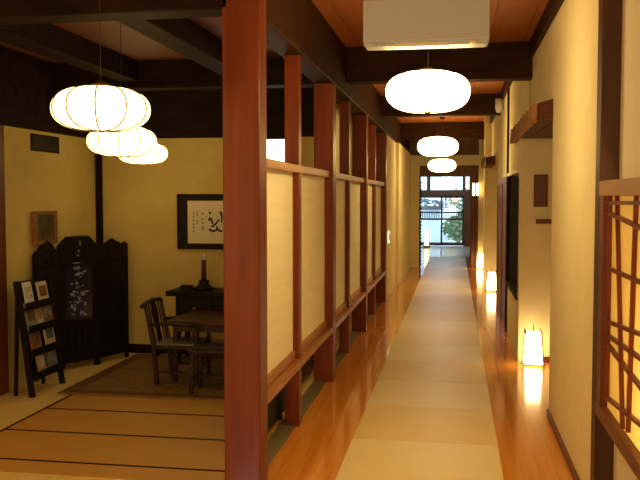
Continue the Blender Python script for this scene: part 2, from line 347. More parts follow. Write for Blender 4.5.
def shrub(name, label, cat, loc, rx, rz, h0, n, mm, group=None):
    t = thing(name, label, cat, loc, 0, group)
    s = MB().tube([(0, 0, 0), (0.03, 0, h0 * 0.6), (0, 0, h0 + rz)], 0.045, 6, 0.015)
    for k in range(5):
        a = 2 * PI * k / 5; s.tube([(0, 0, h0 * 0.7), (math.cos(a) * rx * 0.6, math.sin(a) * rx * 0.6, h0 + rz)], 0.02, 5, 0.006)
    s.build('trunk', BARK, t)
    b = MB(); rnd = random.Random(int(n + rx * 100))
    for _ in range(n):
        v = Vector((rnd.gauss(0, 1), rnd.gauss(0, 1), rnd.gauss(0, 1))).normalized() * rnd.uniform(0.55, 1.0)
        c = Vector((v.x * rx, v.y * rx, h0 + rz + v.z * rz))
        a = Vector((rnd.gauss(0, 1), rnd.gauss(0, 1), rnd.gauss(0, 0.5))).normalized(); e = a.cross(Vector((rnd.gauss(0, 1), rnd.gauss(0, 1), rnd.gauss(0, 1)))).normalized()
        L = rnd.uniform(0.06, 0.12); W = L * 0.42
        b.b.faces.new([b.b.verts.new(q) for q in (c - a * L, c + e * W, c + a * L, c - e * W)])
    b.build('foliage', mm, t)
shrub('garden_shrub', 'bright green bushy shrub behind the lower right pane of the end doors', 'shrub', (0.15, 29.4, -0.05), 0.62, 0.48, 0.05, 900, LEAF[1])
shrub('garden_shrub', 'dark green low shrub behind the pale one, right of the garden wall', 'shrub', (0.6, 32.3, -0.05), 0.8, 0.6, 0.1, 900, LEAF[0])
shrub('garden_tree', 'loose leafy tree showing through the upper right pane of the end doors', 'tree', (0.25, 34.0, -0.05), 0.75, 0.45, 1.15, 420, LEAF[0])
shrub('garden_tree', 'greyish tree standing beyond the pale garden wall', 'tree', (-1.3, 35.0, -0.05), 1.1, 0.3, 1.0, 500, LEAF[2])

# ------------------------------------------------------------ partition: posts and bays
POSTG = 'square posts of the corridor partition'
post0 = tag(MB().box(-0.085, 0.085, 0, 0.18, 0, 2.57).build('wooden_post', WOOD_POST, None, (-1.115, 6.87, 0), 0.008), 'red-brown square post between the first and second pale partition panels', 'post', POSTG)
tag(MB().box(-0.118, 0.085, 0, 0.18, 0, 3.02).build('wooden_post', WOOD_POST, None, (-1.115, 4.22, 0), 0.008), 'large red-brown square wooden post nearest the camera, at the corner of the lobby', 'post', POSTG)
for y, lab in ((9.52, 'red-brown square post between the second and third pale partition panels'),
               (12.24, 'farthest red-brown post, where the partition meets the plaster wall')):
    dup(post0, (-1.115, y, 0), 0, lab)

def bay(label, y0, y1, ym):
    t = thing('partition_screen', label, 'partition', (-1.115, y0, 0), 0, 'pale partition screens between the posts')
    L = y1 - y0; c = ym - y0
    MB().box(-0.045, 0.055, c - 0.05, c + 0.05, 0.0, 2.57).build('stud', WOOD_POST, t, bevel=0.005)
    MB().box(-0.05, 0.062, 0, L, 1.765, 1.82).build('top_rail', WOOD_RAIL, t, bevel=0.005)
    MB().box(-0.06, 0.085, 0, L, 0.43, 0.475).box(-0.02, 0.03, 0, L, 0.475, 0.535).build('bottom_rail', WOOD_RAIL, t, bevel=0.005)
    for a, b in ((0.0, c - 0.05), (c + 0.05, L)):
        MB().box(-0.02, 0.012, a, b, 0.53, 1.77).build('panel', PANEL, t)
    return t
bay('nearest pale two-leaf partition panel between the first and second posts', 4.40, 6.87, 5.53)
bay('middle pale two-leaf partition panel between the second and third posts', 7.05, 9.52, 8.22)
bay('farthest pale two-leaf partition panel between the third and fourth posts', 9.70, 12.24, 10.95)

# ------------------------------------------------------------ runner mats
words = ['first', 'second', 'third', 'fourth', 'fifth', 'sixth', 'seventh', 'eighth', 'ninth', 'tenth', 'eleventh', 'twelfth', 'thirteenth', 'fourteenth', 'fifteenth', 'sixteenth', 'seventeenth', 'eighteenth', 'nineteenth', 'twentieth', 'twenty-first', 'twenty-second']
P = 0.875
ma = MB().box(-0.47, 0.47, 0.002, P - 0.002, -0.012, 0.006).build('tatami_mat', TAT_B, None, (-0.185, 3.5 + 2 * P, 0), 0.003)
mb = MB().box(-0.47, 0.47, 0.002, P - 0.002, -0.012, 0.006).build('tatami_mat', TAT_A, None, (-0.185, 3.5 + P, 0), 0.003)
RG = 'square tatami mats of the corridor runner'
mats = []
for k in range(1, 21):
    tone = 'golden' if k % 2 == 0 else 'pale straw'
    lab = '%s square tatami mat, %s from the front along the corridor runner' % (tone, words[k - 1])
    if k in (1, 2): o = (ma, mb)[k % 2]
    else:
        o = (ma, mb)[k % 2].copy(); COL.objects.link(o); o.location = (-0.185, 3.5 + P * k, 0)
    tag(o, lab, 'tatami mat', RG)

# lobby tatami with dark borders
LG = 'bordered tatami mats on the lobby floor'
rows = [(4.27, 4.50, 'narrow front strip of lobby tatami beside the big post, nearest the camera'), (4.50, 5.08, 'lobby tatami mat just behind the narrow front strip'),
        (5.08, 5.645, 'lobby tatami mat between the front rows and the last row'), (5.645, 6.22, 'farthest lobby tatami mat, running under the front of the rug')]
for y0, y1, lab in rows:
    t = tag(MB().box(0, 1.84, 0.0, y1 - y0 - 0.001, -0.03, 0.004).build('lobby_tatami', TAT_L, None, (-3.055, y0, 0)), lab, 'tatami mat', LG)
    MB().box(0.0, 1.84, y1 - y0 - 0.024, y1 - y0 - 0.002, 0.0, 0.0055).box(0.0, 0.022, 0.0, y1 - y0 - 0.024, 0.0, 0.0055).build('border', HERI, t)

RUGM = bpy.data.materials.new('rug_pattern'); RUGM.use_nodes = True
n = RUGM.node_tree.nodes; l = RUGM.node_tree.links; b = n['Principled BSDF']; b.inputs['Roughness'].default_value = 0.95; b.inputs['Specular IOR Level'].default_value = 0.05
tc = n.new('ShaderNodeTexCoord'); vo = n.new('ShaderNodeTexVoronoi'); vo.inputs['Scale'].default_value = 9
l.new(tc.outputs['Object'], vo.inputs[0]); cr = n.new('ShaderNodeValToRGB'); l.new(vo.outputs['Distance'], cr.inputs[0])
cr.color_ramp.elements[0].color = (0.30, 0.17, 0.07, 1); cr.color_ramp.elements[1].color = (0.29, 0.19, 0.08, 1); cr.color_ramp.elements[1].position = 0.55
e = cr.color_ramp.elements.new(0.3); e.color = (0.36, 0.22, 0.09, 1); e2 = cr.color_ramp.elements.new(0.4); e2.color = (0.22, 0.125, 0.055, 1)
l.new(cr.outputs[0], b.inputs['Base Color'])
rug = tag(MB().box(0, 1.9, 0, 1.67, 0.0, 0.010).build('rug', RUGM, None, (-3.17, 6.05, 0.0065), 0.004), 'dark brown patterned rug under the low table and chairs in the lobby', 'rug')
RB = mat('rug_border', (0.22, 0.12, 0.05), 0.95, 0.05, var=0.3, scale=(30, 30, 30))
MB().box(0.03, 1.87, 0.03, 0.12, 0.009, 0.012).box(0.03, 0.12, 0.12, 1.55, 0.009, 0.012).box(0.03, 1.87, 1.55, 1.64, 0.009, 0.012).box(1.78, 1.87, 0.12, 1.55, 0.009, 0.012).build('border', RB, rug)

# ------------------------------------------------------------ lanterns
def sup(t, p): c = math.cos(t); return math.copysign(abs(c) ** p, c)
def lantern(label, loc, dia, pm, ceil, nrib=10, rr=0.0016, group=''):
    t = thing('pendant_lantern', label, 'lantern', loc, 0, group)
    R = dia / 2; Hh = dia * (0.235 if pm is PAPER_C else 0.22)
    prof = []
    for k in range(25):
        a = -PI / 2 + PI * k / 24
        prof.append((max(0.02 * dia, R * abs(math.cos(a)) ** 0.62), Hh * math.copysign(abs(math.sin(a)) ** 0.95, math.sin(a))))
    mod = lambda th: 1 - 0.035 * abs(math.cos(th * nrib / 2)) ** 6
    MB().lathe(prof, 80, mod=mod).build('paper_shade', pm, t, smooth=True)
    for q in range(nrib):
        th = 2 * PI * q / nrib
        pts = [(r * 0.966 * math.cos(th) + 0.0025 * math.cos(th), r * 0.966 * math.sin(th) + 0.0025 * math.sin(th), z * 1.012) for r, z in prof]
        MB().tube(pts, rr, 6).build('rib', RIB, t, smooth=True)
    MB().lathe([(0.03 * dia, -Hh - 0.006), (0.045 * dia, -Hh), (0.03 * dia, -Hh + 0.006)], 16).build('bottom_ring', RIB, t)
    MB().lathe([(0.10 * dia, Hh - 0.004), (0.10 * dia, Hh + 0.012), (0.03 * dia, Hh + 0.03)], 16).build('top_cap', RIB, t)
    MB().tube([(0, 0, Hh + 0.02), (0, 0, ceil - loc[2])], 0.002, 6).build('cord', BLACK_PL, t)
    MB().lathe([(0.04, ceil - loc[2] - 0.03), (0.045, ceil - loc[2] - 0.001)], 16).build('ceiling_cup', WOOD_DARK, t)
    return t
CG = 'glowing paper lanterns along the corridor ceiling'
lantern('nearest round glowing paper lantern over the corridor, below the air conditioner', (-0.163, 4.85, 2.217), 0.50, PAPER_C, 3.02, group=CG)
lantern('second glowing paper lantern down the corridor, the middle-sized one', (-0.21, 10.0, 2.21), 0.50, PAPER_C, 3.02, group=CG)
lantern('farthest and smallest glowing paper lantern, in front of the end doors', (-0.235, 14.7, 2.16), 0.50, PAPER_C, 3.02, group=CG)
GG = 'ribbed paper lanterns in a row over the lobby'
lantern('largest ribbed paper lantern, nearest in the lobby row', (-1.62, 3.56, 2.006), 0.45, PAPER_L, 2.8, 10, 0.0032, GG)
lantern('middle ribbed paper lantern of the lobby row', (-2.16, 5.06, 1.965), 0.45, PAPER_L, 2.8, 10, 0.0032, GG)
lantern('farthest ribbed paper lantern of the lobby row, near the back wall', (-2.83, 7.1, 2.0), 0.45, PAPER_L, 2.8, 10, 0.0032, GG)

def andon(label, loc, hgt=0.33, wt=0.145, wb=0.185):
    t = thing('floor_lantern', label, 'floor lamp', loc, 0, 'tapered paper lamps on the corridor floor')
    z0 = 0.035
    b = MB(); B = []
    for z, w_ in ((z0, wb / 2 - 0.008), (hgt, wt / 2 - 0.008)):
        B.append([b.b.verts.new((sx * w_, sy * w_, z)) for sx, sy in ((-1, -1), (1, -1), (1, 1), (-1, 1))])
    for i in range(4): b.b.faces.new((B[0][i], B[0][(i + 1) % 4], B[1][(i + 1) % 4], B[1][i]))
    b.b.faces.new(B[1]); b.b.faces.new(B[0][::-1])
    b.build('paper_shade', PAPER_A, t)
    for sx, sy in ((-1, -1), (1, -1), (1, 1), (-1, 1)):
        MB().bar((sx * wb / 2 * 1.02, sy * wb / 2 * 1.02, 0.0), (sx * wt / 2 * 0.99, sy * wt / 2 * 0.99, hgt + 0.025), 0.008).build('corner_stick', WOOD_RED, t)
    for nm, z, w_ in (('bottom_bars', z0 - 0.006, wb / 2), ('top_bars', hgt, wt / 2)):
        f = MB()
        for i in range(4):
            c = [(-1, -1), (1, -1), (1, 1), (-1, 1)]; a, e = c[i], c[(i + 1) % 4]
            f.bar((a[0] * w_, a[1] * w_, z), (e[0] * w_, e[1] * w_, z), 0.008)
        f.build(nm, WOOD_RED, t)
    MB().tube([(0, -wt / 2 + 0.01, hgt + 0.003), (0, -wt / 2 + 0.014, hgt + 0.075)], 0.005, 6).build('handle', WOOD_RED, t)
    return t
an = andon('nearest tapered paper floor lamp, glowing in the recess by the plaque', (0.737, 7.80, 0))
dup(an, (0.62, 13.9, 0), 0, 'second tapered paper floor lamp, farther down the corridor by the small canopy')
dup(an, (0.575, 18.42, 0), 0, 'farthest tapered paper floor lamp, by the end wall of the corridor')

# tall lamp in the entrance hall, before the glass doors
t = thing('standing_lantern', 'slim glowing lantern standing by the glass doors at the far end', 'floor lamp', (-0.88, 26.0, -0.015))
MB().box(-0.10, 0.10, -0.10, 0.10, 0.0, 0.06).build('base', WOOD_DARK, t, bevel=0.005)
MB().box(-0.07, 0.07, -0.07, 0.07, 0.08, 0.56).build('paper_shade', emis('hall_lamp_paper', (1.0, 0.62, 0.2), 4.0), t)
for sx, sy in ((-1, -1), (1, -1), (1, 1), (-1, 1)): MB().box(sx * 0.08 - 0.008, sx * 0.08 + 0.008, sy * 0.08 - 0.008, sy * 0.08 + 0.008, 0.05, 0.6).build('corner_stick', WOOD_DARK, t)
# wall sconce
t = thing('wall_sconce', 'small amber two-tube wall lamp on the brown wall by the end doors', 'wall lamp', (0.455, 18.55, 1.60))
MB().box(-0.05, 0.05, 0.0, 0.02, -0.02, 0.36).build('back_plate', WOOD_DARK, t)
for x in (-0.042, 0.042): MB().lathe([(0.02, 0.03), (0.026, 0.06), (0.026, 0.28), (0.02, 0.31)], 14, (x, -0.035)).build('glass_tube', emis('sconce_glow', (1.0, 0.62, 0.2), 7.0), t, smooth=True)
MB().box(-0.07, 0.07, -0.065, 0.0, 0.0, 0.03).box(-0.012, 0.012, -0.06, 0, 0.03, 0.36).build('bracket', WOOD_DARK, t)

# ------------------------------------------------------------ air conditioner
t = thing('air_conditioner', 'white wall air conditioner hung under the corridor ceiling above the lantern', 'air conditioner', (-0.155, 4.18, 2.372))
MB().box(-0.318, 0.318, 0.012, 0.15, 0.0, 0.238).build('body', WHITE_PL, t, bevel=0.02, seg=4)
MB().box(-0.318, 0.318, 0.0, 0.02, 0.018, 0.234).build('front_panel', WHITE_PL, t, bevel=0.009, seg=3)
MB().box(-0.16, 0.11, 0.015, 0.09, -0.005, 0.016).build('louver', mat('louver_white', (0.85, 0.8, 0.65), 0.3), t, bevel=0.002)
MB().box(0.22, 0.25, 0.002, 0.03, 0.002, 0.014).build('indicator', mat('indicator', (0.8, 0.6, 0.3), 0.3), t)
MB().box(-0.27, -0.19, 0.002, 0.05, -0.003, 0.010).build('display', GREY_PL, t)
for x in (-0.24, 0.24): MB().box(x - 0.012, x + 0.012, 0.08, 0.105, 0.23, 0.648).build('hanger', BLACK_PL, t)

# small grey fixture, wall plate
t = thing('ceiling_fixture', 'small pale grey fixture high on the right wall beneath the beams', 'fixture', (0.56, 10.9, 2.86))
MB().lathe([(0.035, -0.16), (0.055, -0.10), (0.05, 0.02)], 16).build('body', GREY_PL, t, smooth=True)
MB().box(-0.012, 0.06, -0.012, 0.012, -0.02, 0.02).build('bracket', GREY_PL, t)
t = thing('wall_plate', 'small whitish plate on the left plaster wall beyond the last post', 'switch', (-1.05, 12.95, 0.86))
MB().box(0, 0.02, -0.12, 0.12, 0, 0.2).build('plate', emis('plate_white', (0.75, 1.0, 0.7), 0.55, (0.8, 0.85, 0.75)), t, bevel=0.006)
MB().box(0.018, 0.026, -0.05, 0.05, 0.05, 0.15).build('switch', WHITE_PL, t, bevel=0.003)

# ------------------------------------------------------------ right side things
def canopy(label, loc, dx, L, h, teeth):
    t = thing('wooden_canopy', label, 'canopy', loc, 0, 'small wooden eaves over the recesses')
    MB().box(0, dx, 0, L, 0, 0.03).build('soffit', WOOD_CANOPY, t, bevel=0.003)
    MB().prism([(0.0, 0.03), (dx, 0.03), (dx, h), (0.0, h * 0.8)], lambda a, b, k: (a, k * L, b)).build('roof_board', WOOD_CANOPY, t)
    for k in range(teeth):
        y = L * (k + 0.5) / teeth
        MB().bar((-0.024, y, 0.0), (-0.012, y + 0.05, h * 0.86), 0.06, L / teeth * 0.12, up=(1, 0, 0)).build('rafter_end', WOOD_TIP, t)
    return t
canopy('larger dark red wooden eave with rafter ends, jutting from the right wall over the plaque', (0.595, 6.06, 2.16), 0.11, 2.7, 0.15, 9)
canopy('smaller dark wooden eave farther down the right wall, above the second floor lamp', (0.47, 13.0, 2.10), 0.15, 1.38, 0.15, 7)
MB_s = thing('canopy_ceiling', 'dark wooden ceiling board filling the recess behind the larger eave', 'canopy', (0.71, 6.06, 2.16))
MB().box(0.0, 0.88, 0, 1.97, 0, 0.13).build('board', WOOD_CANOPY, MB_s)

t = thing('wall_plaque', 'dark reddish-brown wooden plaque on the plaster wall above the nearest floor lamp', 'plaque', (0.812, 8.04, 1.505))
MB().box(-0.066, 0.066, -0.018, 0, 0, 0.31).build('board', WOOD_RED, t, bevel=0.004)
MB().box(-0.056, 0.056, -0.021, -0.016, 0.012, 0.298).build('face', mat('plaque_face', (0.16, 0.055, 0.028), 0.4, var=0.2), t)
t = thing('wall_bracket', 'small dark wooden bracket on the wall just below the plaque', 'bracket', (0.84, 8.04, 1.345))
MB().box(-0.075, 0.08, -0.05, 0, 0, 0.042).build('shelf', WOOD_RED, t, bevel=0.003)
MB().box(-0.085, -0.074, -0.055, 0, -0.004, 0.046).build('end_cap', PLASTER_PALE, t)

# dark post and lattice shoji on the right
tag(MB().box(-0.055, 0.04, 0, 0.12, 0, 3.02).build('wooden_post', WOOD_SLATE, None, (0.745, 4.10, 0), 0.004), 'dark square post on the right wall beside the lattice screen', 'post')
t = thing('shoji_screen', 'glowing paper shoji screen with slanting wooden lattice on the right wall', 'shoji screen', (0.70, 4.03, 0))
Y1 = -1.75
for ya, yb in ((-0.10, 0.0), (Y1, Y1 + 0.1)): MB().box(-0.02, 0.02, ya, yb, 0.565, 1.675).build('stile', WOOD_RED, t, bevel=0.003)
MB().box(-0.024, 0.024, Y1, 0.0, 1.605, 1.675).build('top_rail', RAIL_TAN, t, bevel=0.003)
MB().box(-0.024, 0.024, Y1, 0.0, 0.555, 0.615).build('bottom_rail', WOOD_RED, t, bevel=0.003)
MB().box(0.014, 0.016, Y1 + 0.02, -0.02, 0.6, 1.62).build('paper', SHOJI, t)
LAT = [((3.874, 1.623), (3.86, 0.665)), ((3.721, 1.622), (3.506, 0.63)), ((3.332, 1.627), (3.398, 0.649)), ((4.004, 1.572), (3.077, 1.578)), ((4.026, 1.536), (3.022, 1.467)), ((4.015, 1.272), (3.005, 1.277)), ((3.848, 1.029), (2.989, 1.097)), ((3.916, 0.962), (2.98, 0.997)), ((3.872, 0.923), (2.968, 0.868)), ((3.847, 0.677), (2.959, 0.762)), ((2.78, 1.61), (2.72, 0.6)), ((2.98, 1.61), (2.93, 0.6))]
for (a, b_) in LAT:
    MB().bar((0.0, a[0] - 4.03, a[1]), (0.0, b_[0] - 4.03, b_[1]), 0.016, 0.018, up=(1, 0, 0)).build('lattice_bar', WOOD_POST, t)
struct('trim_24', [(0.70, 0.78, 2.3, 4.10, 0.535, 0.56)], WOOD_RED)

# ------------------------------------------------------------ lobby furniture
struct('trim_25', [(-3.70, -3.59, 5.86, 6.06, 0, 2.18)], WOOD_RED, 0.006)         # post in the left wall

t = thing('air_vent', 'dark rectangular air vent high on the lobby left wall', 'vent', (-3.62, 6.77, 2.0))
MB().box(0, 0.012, -0.25, 0.25, 0, 0.15).build('frame', WOOD_BLACK, t, bevel=0.003)
for k in range(7): MB().bar((0.016, -0.23, 0.022 + k * 0.018), (0.016, 0.23, 0.022 + k * 0.018), 0.004, 0.012).build('slat', BLACK_PL, t)

t = thing('framed_picture', 'small wood-framed dark picture on the lobby left wall above the folding screen', 'picture', (-3.60, 6.68, 1.18))
f = MB().box(0, 0.035, -0.20, 0.20, 0, 0.035).box(0, 0.035, -0.20, 0.20, 0.26, 0.295).box(0, 0.035, -0.20, -0.15, 0.035, 0.26).box(0, 0.035, 0.15, 0.20, 0.035, 0.26)
f.build('frame', WOOD_FRAME, t, bevel=0.004)
MB().box(0.005, 0.018, -0.15, 0.15, 0.035, 0.26).build('image', mat('dark_image', (0.13, 0.10, 0.05), 0.5, 0.3, col2=(0.05, 0.045, 0.03), scale=(12, 12, 12)), t)
MB().box(-0.02, 0.0, -0.02, 0.02, 0.2, 0.25).build('hanger', WOOD_DARK, t)

# calligraphy
t = thing('framed_calligraphy', 'black-mounted framed ink calligraphy on the lobby back wall', 'calligraphy', (-2.765, 7.85, 1.075))
Wd = 1.15
f = MB().box(0, Wd, -0.03, 0, 0, 0.018).box(0, Wd, -0.03, 0, 0.537, 0.555).box(0, 0.018, -0.03, 0, 0.018, 0.537).box(Wd - 0.018, Wd, -0.03, 0, 0.018, 0.537)
f.build('frame', WOOD_BLACK, t, bevel=0.003)
MB().box(0.018, Wd - 0.018, -0.016, -0.004, 0.018, 0.537).build('mount', mat('dark_mount', (0.03, 0.022, 0.03), 0.8, 0.1), t)
MB().box(0.11, Wd - 0.11, -0.0185, -0.015, 0.058, 0.487).build('paper', SCROLL, t)
ink = MB()
def stroke(pts, r0, r1):
    pts = [Vector((x, -0.0195, z)) for x, z in pts]
    for i in range(len(pts) - 1):
        a = r0 + (r1 - r0) * i / max(1, len(pts) - 1); c = r0 + (r1 - r0) * (i + 1) / max(1, len(pts) - 1)
        ink.bar(pts[i], pts[i + 1], 0.002, a, up=(0, 0, 1), h2=c) if abs((pts[i+1]-pts[i]).normalized().z) < 0.9 else ink.bar(pts[i], pts[i + 1], a, 0.002, up=(0, 1, 0), w2=c)
stroke([(0.335, 0.372), (0.352, 0.36)], 0.018, 0.022)
stroke([(0.33, 0.285), (0.345, 0.32), (0.362, 0.285), (0.372, 0.255)], 0.014, 0.02)
stroke([(0.335, 0.205), (0.36, 0.182), (0.40, 0.188), (0.425, 0.215)], 0.022, 0.016)
stroke([(0.36, 0.225), (0.40, 0.255), (0.44, 0.30)], 0.02, 0.014)
stroke([(0.41, 0.235), (0.43, 0.19), (0.47, 0.182)], 0.014, 0.02)
stroke([(0.45, 0.38), (0.47, 0.33), (0.462, 0.27)], 0.022, 0.012)
stroke([(0.60, 0.40), (0.66, 0.33), (0.62, 0.22), (0.70, 0.17)], 0.028, 0.018)
stroke([(0.57, 0.29), (0.72, 0.31)], 0.02, 0.03)
for cx_, zs in ((0.17, [0.36, 0.33, 0.29, 0.25, 0.22, 0.18]), (0.21, [0.37, 0.345, 0.285, 0.26]), (0.265, [0.36, 0.30, 0.265, 0.22, 0.20])):
    for z in zs:
        stroke([(cx_ - 0.008, z), (cx_ + 0.009, z + 0.004)], 0.004, 0.005)
        stroke([(cx_ - 0.006, z + 0.010), (cx_ + 0.002, z - 0.010)], 0.003, 0.003)
        stroke([(cx_ + 0.006, z + 0.008), (cx_ + 0.009, z - 0.008)], 0.003, 0.004)
ink.build('ink_writing', INK, t)

# folding screen
t = thing('folding_screen', 'dark carved three-panel folding screen with pearly inlay in the lobby corner', 'folding screen', (-3.4, 7.0, 0))
SC = [(-3.575, 6.46), (-3.565, 6.88), (-3.36, 7.22), (-3.22, 7.62)]
tops = [[(0, 1.10), (0.08, 1.13), (0.16, 1.12), (0.3, 1.18), (0.5, 1.215), (0.7, 1.18), (0.84, 1.12), (0.92, 1.13), (1, 1.10)],
        [(0, 1.16), (0.1, 1.20), (0.2, 1.235), (0.5, 1.24), (0.8, 1.235), (0.9, 1.20), (1, 1.16)],
        [(0, 1.14), (0.08, 1.16), (0.16, 1.14), (0.32, 1.165), (0.5, 1.20), (0.68, 1.165), (0.84, 1.14), (0.92, 1.16), (1, 1.14)]]
for i in range(3):
    A = Vector((*SC[i], 0)) - Vector((-3.4, 7.0, 0)); B = Vector((*SC[i + 1], 0)) - Vector((-3.4, 7.0, 0))
    d = (B - A); L = d.length; d.normalize(); nr = Vector((d.y, -d.x, 0))
    fn = lambda a, b, k: tuple(A + d * (a * L) + nr * (0.014 if k else -0.014) + Vector((0, 0, b)))
    mp = MB().prism([(0.01, 0.06), (0.99, 0.06)] + [(0.01 + 0.98 * x, z) for x, z in tops[i][::-1]], fn).build('screen_panel', WOOD_BLACK, t)
    fr = MB()
    for a in (0.03, 0.97): fr.bar(A + d * (a * L), A + d * (a * L) + Vector((0, 0, tops[i][0][1])), 0.04, 0.022, up=nr)
    for z in (0.14, 0.44, 0.98): fr.bar(A + d * 0.02 + Vector((0, 0, z)), B - d * 0.02 + Vector((0, 0, z)), 0.036, 0.03)
    fr.build('panel_frame', WOOD_DARK, mp, bevel=0.003)
    cv = MB()
    for k in range(4):
        c = A + d * (L * (0.24 + 0.173 * k)) + nr * 0.014 + Vector((0, 0, 0.29))
        cv.bar(c - Vector((0, 0, 0.11)), c + Vector((0, 0, 0.11)), 0.012, 0.03, up=nr)
    ring = [A + d * (L * 0.5 + math.cos(q) * L * 0.16) + nr * 0.016 + Vector((0, 0, 1.07 + 0.06 * math.sin(q))) for q in [2 * PI * k / 20 for k in range(21)]]
    cv.tube(ring, 0.006, 6); cv.build('carving', WOOD_DARK, mp)
    if i == 1:
        lq = lambda a, b, k: tuple(A + d * (a * L) + nr * (0.0175 if k else 0.012) + Vector((0, 0, b)))
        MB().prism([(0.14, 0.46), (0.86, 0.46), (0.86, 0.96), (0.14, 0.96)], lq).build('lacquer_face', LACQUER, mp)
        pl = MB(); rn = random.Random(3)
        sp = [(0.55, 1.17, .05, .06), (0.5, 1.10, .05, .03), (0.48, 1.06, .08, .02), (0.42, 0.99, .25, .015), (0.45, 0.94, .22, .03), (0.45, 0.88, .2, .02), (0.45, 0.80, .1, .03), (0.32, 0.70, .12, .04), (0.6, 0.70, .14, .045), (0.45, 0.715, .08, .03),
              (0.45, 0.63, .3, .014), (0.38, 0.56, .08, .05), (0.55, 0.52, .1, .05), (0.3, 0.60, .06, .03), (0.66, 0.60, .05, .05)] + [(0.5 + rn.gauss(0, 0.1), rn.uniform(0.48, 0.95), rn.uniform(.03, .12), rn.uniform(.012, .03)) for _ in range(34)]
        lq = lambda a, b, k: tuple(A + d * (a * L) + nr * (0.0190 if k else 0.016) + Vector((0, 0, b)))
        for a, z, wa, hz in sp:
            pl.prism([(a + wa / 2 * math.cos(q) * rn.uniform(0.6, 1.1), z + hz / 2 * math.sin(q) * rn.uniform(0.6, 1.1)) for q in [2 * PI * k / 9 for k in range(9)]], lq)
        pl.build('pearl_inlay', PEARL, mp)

# magazine rack with magazines
RK = thing('magazine_rack', 'dark leaning four-tier magazine rack against the lobby left wall', 'magazine rack', (-3.375, 6.18, 0))
def tilt(x, z): return x + 0.06 - 0.13 * z        # the rack leans back against the screen
Lr = 0.25
for s in (-1, 1):
    MB().bar((tilt(0, 0), s * Lr, 0), (tilt(0, 0.93), s * Lr, 0.93), 0.022, 0.05, up=(1, 0, 0)).build('side_post', WOOD_BLACK, RK, bevel=0.003)
    MB().bar((-0.10, s * (Lr - 0.03), 0), (tilt(-0.02, 0.85), s * (Lr - 0.03), 0.85), 0.02, 0.025, up=(1, 0, 0)).build('rear_leg', WOOD_BLACK, RK)
MB().prism([(-Lr, 0.12), (Lr, 0.12), (Lr, 0.92), (-Lr, 0.92)], lambda a, b, k: (tilt(-0.012 - 0.008 * k, b), a, b)).build('back_board', WOOD_BLACK, RK)
tiers = [0.15, 0.335, 0.52, 0.705]
for z in tiers:
    s_ = MB().box(tilt(-0.01, z), tilt(0.05, z), -Lr, Lr, z - 0.012, z).box(tilt(0.045, z), tilt(0.055, z), -Lr, Lr, z - 0.012, z + 0.05)
    s_.build('shelf', WOOD_BLACK, RK, bevel=0.002)
cols = {'white': (0.85, 0.82, 0.75), 'cream': (0.75, 0.66, 0.48), 'grey': (0.35, 0.36, 0.38), 'rust': (0.42, 0.17, 0.07), 'tan': (0.55, 0.38, 0.2), 'slate': (0.16, 0.20, 0.24), 'brown': (0.25, 0.15, 0.09), 'beige': (0.7, 0.6, 0.42)}
MG = 'magazines and leaflets in the rack'
spec = [(3, -0.11, 'white', 'white', 'plain white leaflet at the left of the rack top tier'), (3, 0.12, 'cream', 'brown', 'cream magazine with a dark picture at the right of the rack top tier'),
        (2, -0.12, 'grey', 'brown', 'greyish magazine at the left of the second rack tier'), (2, 0.02, 'beige', 'tan', 'beige leaflet in the middle of the second rack tier'), (2, 0.15, 'brown', 'grey', 'dark brown magazine at the right of the second rack tier'),
        (1, -0.10, 'rust', 'brown', 'rust-coloured magazine at the left of the third rack tier'), (1, 0.13, 'beige', 'slate', 'beige magazine with dark blotch at the right of the third rack tier'),
        (0, -0.06, 'tan', 'white', 'tan booklet at the left of the lowest rack tier'), (0, 0.12, 'slate', 'grey', 'slate grey magazine at the right of the lowest rack tier')]
random.seed(9)
for ti, y, c1, c2, lab in spec:
    z = tiers[ti]; hh = 0.185 + 0.02 * ((ti * 7 + int(y * 100)) % 3); ww = 0.16 if 'leaflet' not in lab and 'booklet' not in lab else 0.13
    tt = thing('magazine', lab, 'magazine', (-3.375, 6.18, 0), 0, MG)
    fn = lambda a, b, k: (tilt(0.008 + 0.010 * k - 0.012 * (b - z) / hh, b), a, b)
    MB().prism([(y - ww / 2, z + 0.001), (y + ww / 2, z + 0.001), (y + ww / 2, z + hh), (y - ww / 2, z + hh)], fn).build('cover', mat('cover_' + c1, cols[c1], 0.5, 0.3, var=0.15, scale=(15, 15, 15)), tt)
    fn = lambda a, b, k: (tilt(0.0175 + 0.0015 * k - 0.012 * (b - z) / hh, b), a, b)
    MB().prism([(y - ww * 0.36, z + hh * 0.35), (y + ww * 0.36, z + hh * 0.35), (y + ww * 0.36, z + hh * 0.82), (y - ww * 0.36, z + hh * 0.82)], fn).build('cover_picture', mat('pic_' + c2, cols[c2], 0.4, 0.3, var=0.5, scale=(30, 30, 30)), tt)

